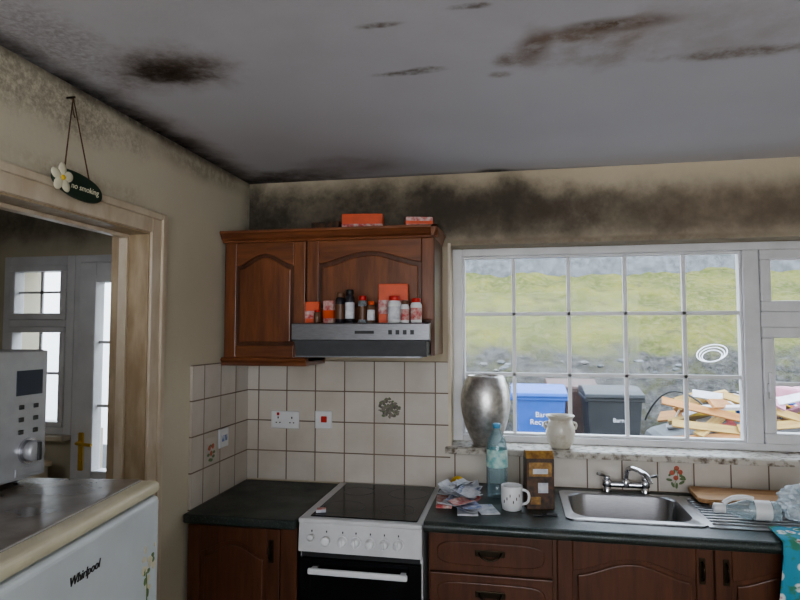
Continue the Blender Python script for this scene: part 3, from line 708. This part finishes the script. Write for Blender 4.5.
for i in range(22):
    rr_=random.Random(i); y=-.05+rr_.uniform(-.025,.03); z=1.14+rr_.uniform(-.09,.06)
    ell('flower_transfer_%d'%i,(.0005,y,z),(.0008,rr_.uniform(.004,.010),rr_.uniform(.004,.010)),M['cream'] if i%3 else M['leaf'],g,10,6)
tube('stem_transfer',[(.001,-.06,1.05),(.001,-.05,1.10),(.001,-.06,1.15)],.0012,M['leaf'],g)
g=group('microwave_oven')
mx0,mx1,my0,my1,mz0,mz1=-1.30,-.985,.66,1.118,1.333,1.594
box('casing',(mx0,my0,mz0),(mx1,my1,mz1),M['mwsilver'],g,bevel=.004)
boxes('feet',[((mx0+.03,my0+.03,1.3225),(mx0+.05,my0+.05,mz0)),((mx1-.05,my0+.03,1.3225),(mx1-.03,my0+.05,mz0)),((mx0+.03,my1-.09,1.3225),(mx0+.05,my1-.07,mz0)),((mx1-.05,my1-.05,1.3225),(mx1-.03,my1-.03,mz0))],M['blackp'],g)
box('control_panel',(mx1,.99,mz0+.002),(mx1+.006,my1,mz1-.002),M['mwsilver'],g,bevel=.002)
box('door',(mx1,my0+.002,mz0+.002),(mx1+.012,.986,mz1-.002),M['black'],g,bevel=.003)
box('display',(mx1+.0055,1.038,1.503),(mx1+.0075,1.104,1.553),M['lcd'],g)
boxes('buttons',[((mx1+.0055,y,z),(mx1+.009,y+.011,z+.009)) for z in (1.475,1.45,1.425) for y in (1.046,1.083)],M['blackp'],g,bevel=.001)
cyl('knob_base',(mx1+.005,1.072,1.39),.026,.006,M['chrome'],g,axis='x')
cyl('knob',(mx1+.010,1.072,1.39),.021,.022,M['mwsilver'],g,axis='x',bev=.004)
box('knob_grip',(mx1+.030,1.068,1.372),(mx1+.036,1.076,1.408),M['blackp'],g,bevel=.001)
box('open_button',(mx1+.0055,1.04,1.342),(mx1+.009,1.105,1.358),M['mwsilver'],g,bevel=.002)
# ------------------------------------------------------------------ hanging sign
g=group('hanging_sign')
X=XL+.032
cyl('nail',(XL,1.585,2.352),.003,.028,M['bronze'],g,axis='x',n=10)
tube('cord',[(X+.004,1.54,2.10),(XL+.022,1.585,2.352),(X+.004,1.65,2.10)],.0022,M['string'],g,smoothpts=False)
tube('cord_loop',[(XL+.022,1.585,2.352),(XL+.024,1.578,2.31),(XL+.024,1.593,2.29)],.002,M['string'],g)
SY=1.60
pts=[(SY+.105*math.cos(a),2.078+.040*math.copysign(abs(math.sin(a))**.8,math.sin(a))-.010*math.cos(a)) for a in [2*PI*i/40 for i in range(40)]]
prism('plaque',pts,X-.003,X+.009,M['sign'],g,plane='yz',bevel=.003)
text('lettering','no smoking',.026,M['flower'],(X+.0095,SY+.025,2.074),(PI/2,0,PI/2),g,shear=.1)
for i in range(5):
    a=i*2*PI/5+.3; ell('petal_%d'%i,(X+.014,1.522+.024*math.cos(a),2.085+.024*math.sin(a)),(.004,.022,.016),M['flower'],g,12,8,rot=('X',a))
ell('flower_centre',(X+.018,1.522,2.085),(.004,.008,.008),M['yellow'],g)
# ------------------------------------------------------------------ outdoors
def grid(name,x0,x1,nx,prof,m,amp,seed=0,parent=None):
    V=[];F=[]
    for (y,z) in prof:
        for i in range(nx+1):
            x=x0+(x1-x0)*i/nx
            dz=amp*mn.noise(Vector((x*1.3,y*1.3,seed)))+amp*.5*mn.noise(Vector((x*4,y*4,seed)))
            V.append((x,y,z+dz))
    for j in range(len(prof)-1):
        for i in range(nx): F.append((j*(nx+1)+i,j*(nx+1)+i+1,(j+1)*(nx+1)+i+1,(j+1)*(nx+1)+i))
    return obj(name,V,F,m,smooth=True,parent=parent)
def interp(pts,n):
    out=[]
    for (a,b) in zip(pts[:-1],pts[1:]):
        for i in range(n): out.append((a[0]+(b[0]-a[0])*i/n,a[1]+(b[1]-a[1])*i/n))
    return out+[pts[-1]]
box('ground_yard',(-30,3.13,-.25),(30,8.6,-.02),M['gravel'])
gb=group('grassy_bank')
grid('turf',-3,14,170,interp([(8.35,-.1),(8.6,.5),(9.6,1.35),(11,1.93),(14,2.92),(15.0,3.1)],16),M['grass'],.16,parent=gb)
grid('scrub',-3.5,15,110,interp([(14.2,2.5),(14.5,3.6),(15.2,4.3),(16.5,4.2)],10),M['hedge'],.25,4,parent=gb)
R=random.Random(11)
for i in range(140):
    x=R.uniform(-1.5,5); y=R.uniform(8.6,9.5); z=.44+(y-8.6)*.85; s=R.uniform(.02,.05)
    ell('stone_%d'%i,(x,y,z),(s*1.5,s,s*.7),M[R.choice(['gravel','greyp','hedge'])],gb,8,6)
g=group('white_backdrop')  # added white backdrop, stands in for blown-out sky behind the utility window
box('backdrop_panel',(-11,6.2,-.02),(-3.6,6.5,4.5),M['backdrop'],g)
box('plinth',(-11,6.15,-.02),(-3.6,6.2,.35),M['greyp'],g)  # base strip of the added backdrop
def bin_(x,y,m,rz,label=None,ls=.105):
    g=group('wheelie_bin',(x,y,-.02),rz)
    w0,w1=.22,.275
    V=[(-w0,-.24,.05),(w0,-.24,.05),(w0,.24,.05),(-w0,.24,.05),(-w1,-.33,.95),(w1,-.33,.95),(w1,.33,.95),(-w1,.33,.95)]
    F=[(0,3,2,1),(4,5,6,7),(0,1,5,4),(1,2,6,5),(2,3,7,6),(3,0,4,7)]
    obj('body',V,F,M[m],g,bevel=.02)
    box('rim',(-.30,-.35,.93),(.30,.35,.97),M[m],g,bevel=.01)
    prism('lid',[(-.37,.97),(-.36,1.01),(0,1.07),(.36,1.05),(.38,.97)],-.295,.295,M[m],g,plane='yz',bevel=.01)
    cyl('grab_bar',(-.25,.40,1.0),.018,.5,M[m],g,axis='x')
    for s in (-.25,.21): cyl('wheel',(s,.24,.10),.10,.045,M['blackp'],g,axis='x')
    if label: text('label',label,ls,M['whitep'],(.05,-.325,.74),(PI/2-.1,0,0),g,ext=.002)
bin_(.235,6.9,'bluebin',0,'Barna\nRecycling',.078)
bin_(.66,7.80,'brownbin',0)
bin_(1.0,6.9,'blackbin',0,'Barna',.06)
g=group('rubbish_pile',(2.28,6.9,-.02))
prism('heap',[(-.90,0),(-.85,.55),(-.3,.72),(.4,.74),(1.0,.65),(1.8,0)],-.3,.5,M['greyp'],g,bevel=.08)
R=random.Random(5)
for i in range(80):
    mm=R.choice(['plank','plank2','plank','plank2','plank','whitep','greyp','pink','redp','yellowp','bluebin'])
    l,w,t=R.uniform(.10,.5),R.uniform(.04,.18),R.uniform(.012,.035)
    box('scrap_%d'%i,(-l/2,-w/2,-t/2),(l/2,w/2,t/2),M[mm],g,loc=(R.uniform(-.6,1.3),R.uniform(-.35,.3),R.uniform(.60,1.0)),rot=(R.uniform(-.9,1.2),R.uniform(-.5,.5),R.uniform(-.8,.8)))
for i,(x,z,l,a,mm) in enumerate(((-.45,.88,.8,.22,'plank'),(-.30,.70,.9,.10,'plank2'),(-.45,.60,.75,-.1,'plank'),(.15,.90,.9,.30,'plank2'),(.30,.76,.9,-.12,'plank2'),(.45,1.04,.5,-.25,'whitep'),(.1,1.02,.40,.5,'pink'),(.9,.85,.8,.2,'plank'))):
    box('board_%d'%i,(-l/2,-.012,-.04),(l/2,.012,.04),M[mm],g,loc=(x,-.40-.01*i,z),rot=(-.6,a,.2*a))
prism('crumpled_sheet',[(.15,.86),(.3,1.12),(.55,1.08),(.8,1.16),(.95,.9)],-.1,.1,M['pink'],g,bevel=.03)
prism('white_sheet',[(-.5,.84),(-.42,1.0),(-.15,.97),(.05,1.02),(.1,.86)],.1,.14,M['whitep'],g,bevel=.01)
for i in range(5):
    tube('bent_pipe_%d'%i,[(-.9+.3*i,.1,.7),(-.8+.3*i,.0,1.0+.04*i),(-.5+.35*i,-.1,1.05-.05*i),(-.3+.3*i,-.3,.8)],.010,M['whitep' if i%2 else 'blackp'],g)
g=group('garden_hose_coil',(2.70,9.22,1.30))
for k in range(3):
    tube('loop_%d'%k,[((.13+.035*k)*math.cos(a*PI/8+k),-.1+.10*math.sin(a*PI/8+k),.02*k+(.08+.02*k)*math.sin(a*PI/8+.4+k)) for a in range(17)],.009,M['whitep'],g)
# ------------------------------------------------------------------ light
w=D.worlds.new('overcast_sky'); S.world=w; w.use_nodes=True; nt=w.node_tree
bg=nt.nodes['Background']; 
tc=N(nt,'ShaderNodeTexCoord'); sp=N(nt,'ShaderNodeSeparateXYZ'); nt.links.new(tc.outputs['Generated'],sp.inputs[0])
f=rng(nt,sp.outputs[2],0,.8); nt.links.new(mixc(nt,f,(.93,.96,1.0),(.74,.85,1.0)),bg.inputs[0])
bg.inputs[1].default_value=6.2
def area(name,loc,rot,sx,sy,power,col):
    l=D.lights.new(name,'AREA'); l.shape='RECTANGLE'; l.size=sx; l.size_y=sy; l.energy=power; l.color=col
    o=D.objects.new(name,l); S.collection.objects.link(o); o.location=loc; o.rotation_euler=rot; return o
area('rear_fill',(.4,-1.55,1.5),(math.radians(112),0,0),2.1,1.2,25,(.86,.92,1.0))  # added fill lamp behind the camera, lifts the whole room
area('utility_fill',(-2.6,.2,2.2),(math.radians(20),0,0),1.0,1.0,8,(.93,.96,1.0))  # added fill lamp under the utility ceiling, no fitting there
try: S.view_settings.look='AgX - Medium High Contrast'
except Exception: pass
# ------------------------------------------------------------------ camera
cd=D.cameras.new('camera'); cam=D.objects.new('camera',cd); S.collection.objects.link(cam)
cam.location=(0,0,1.63); cam.rotation_euler=(math.radians(93.1),0,math.radians(10.9)); cd.lens=27; cd.sensor_width=36; cd.clip_start=.02
S.camera=cam
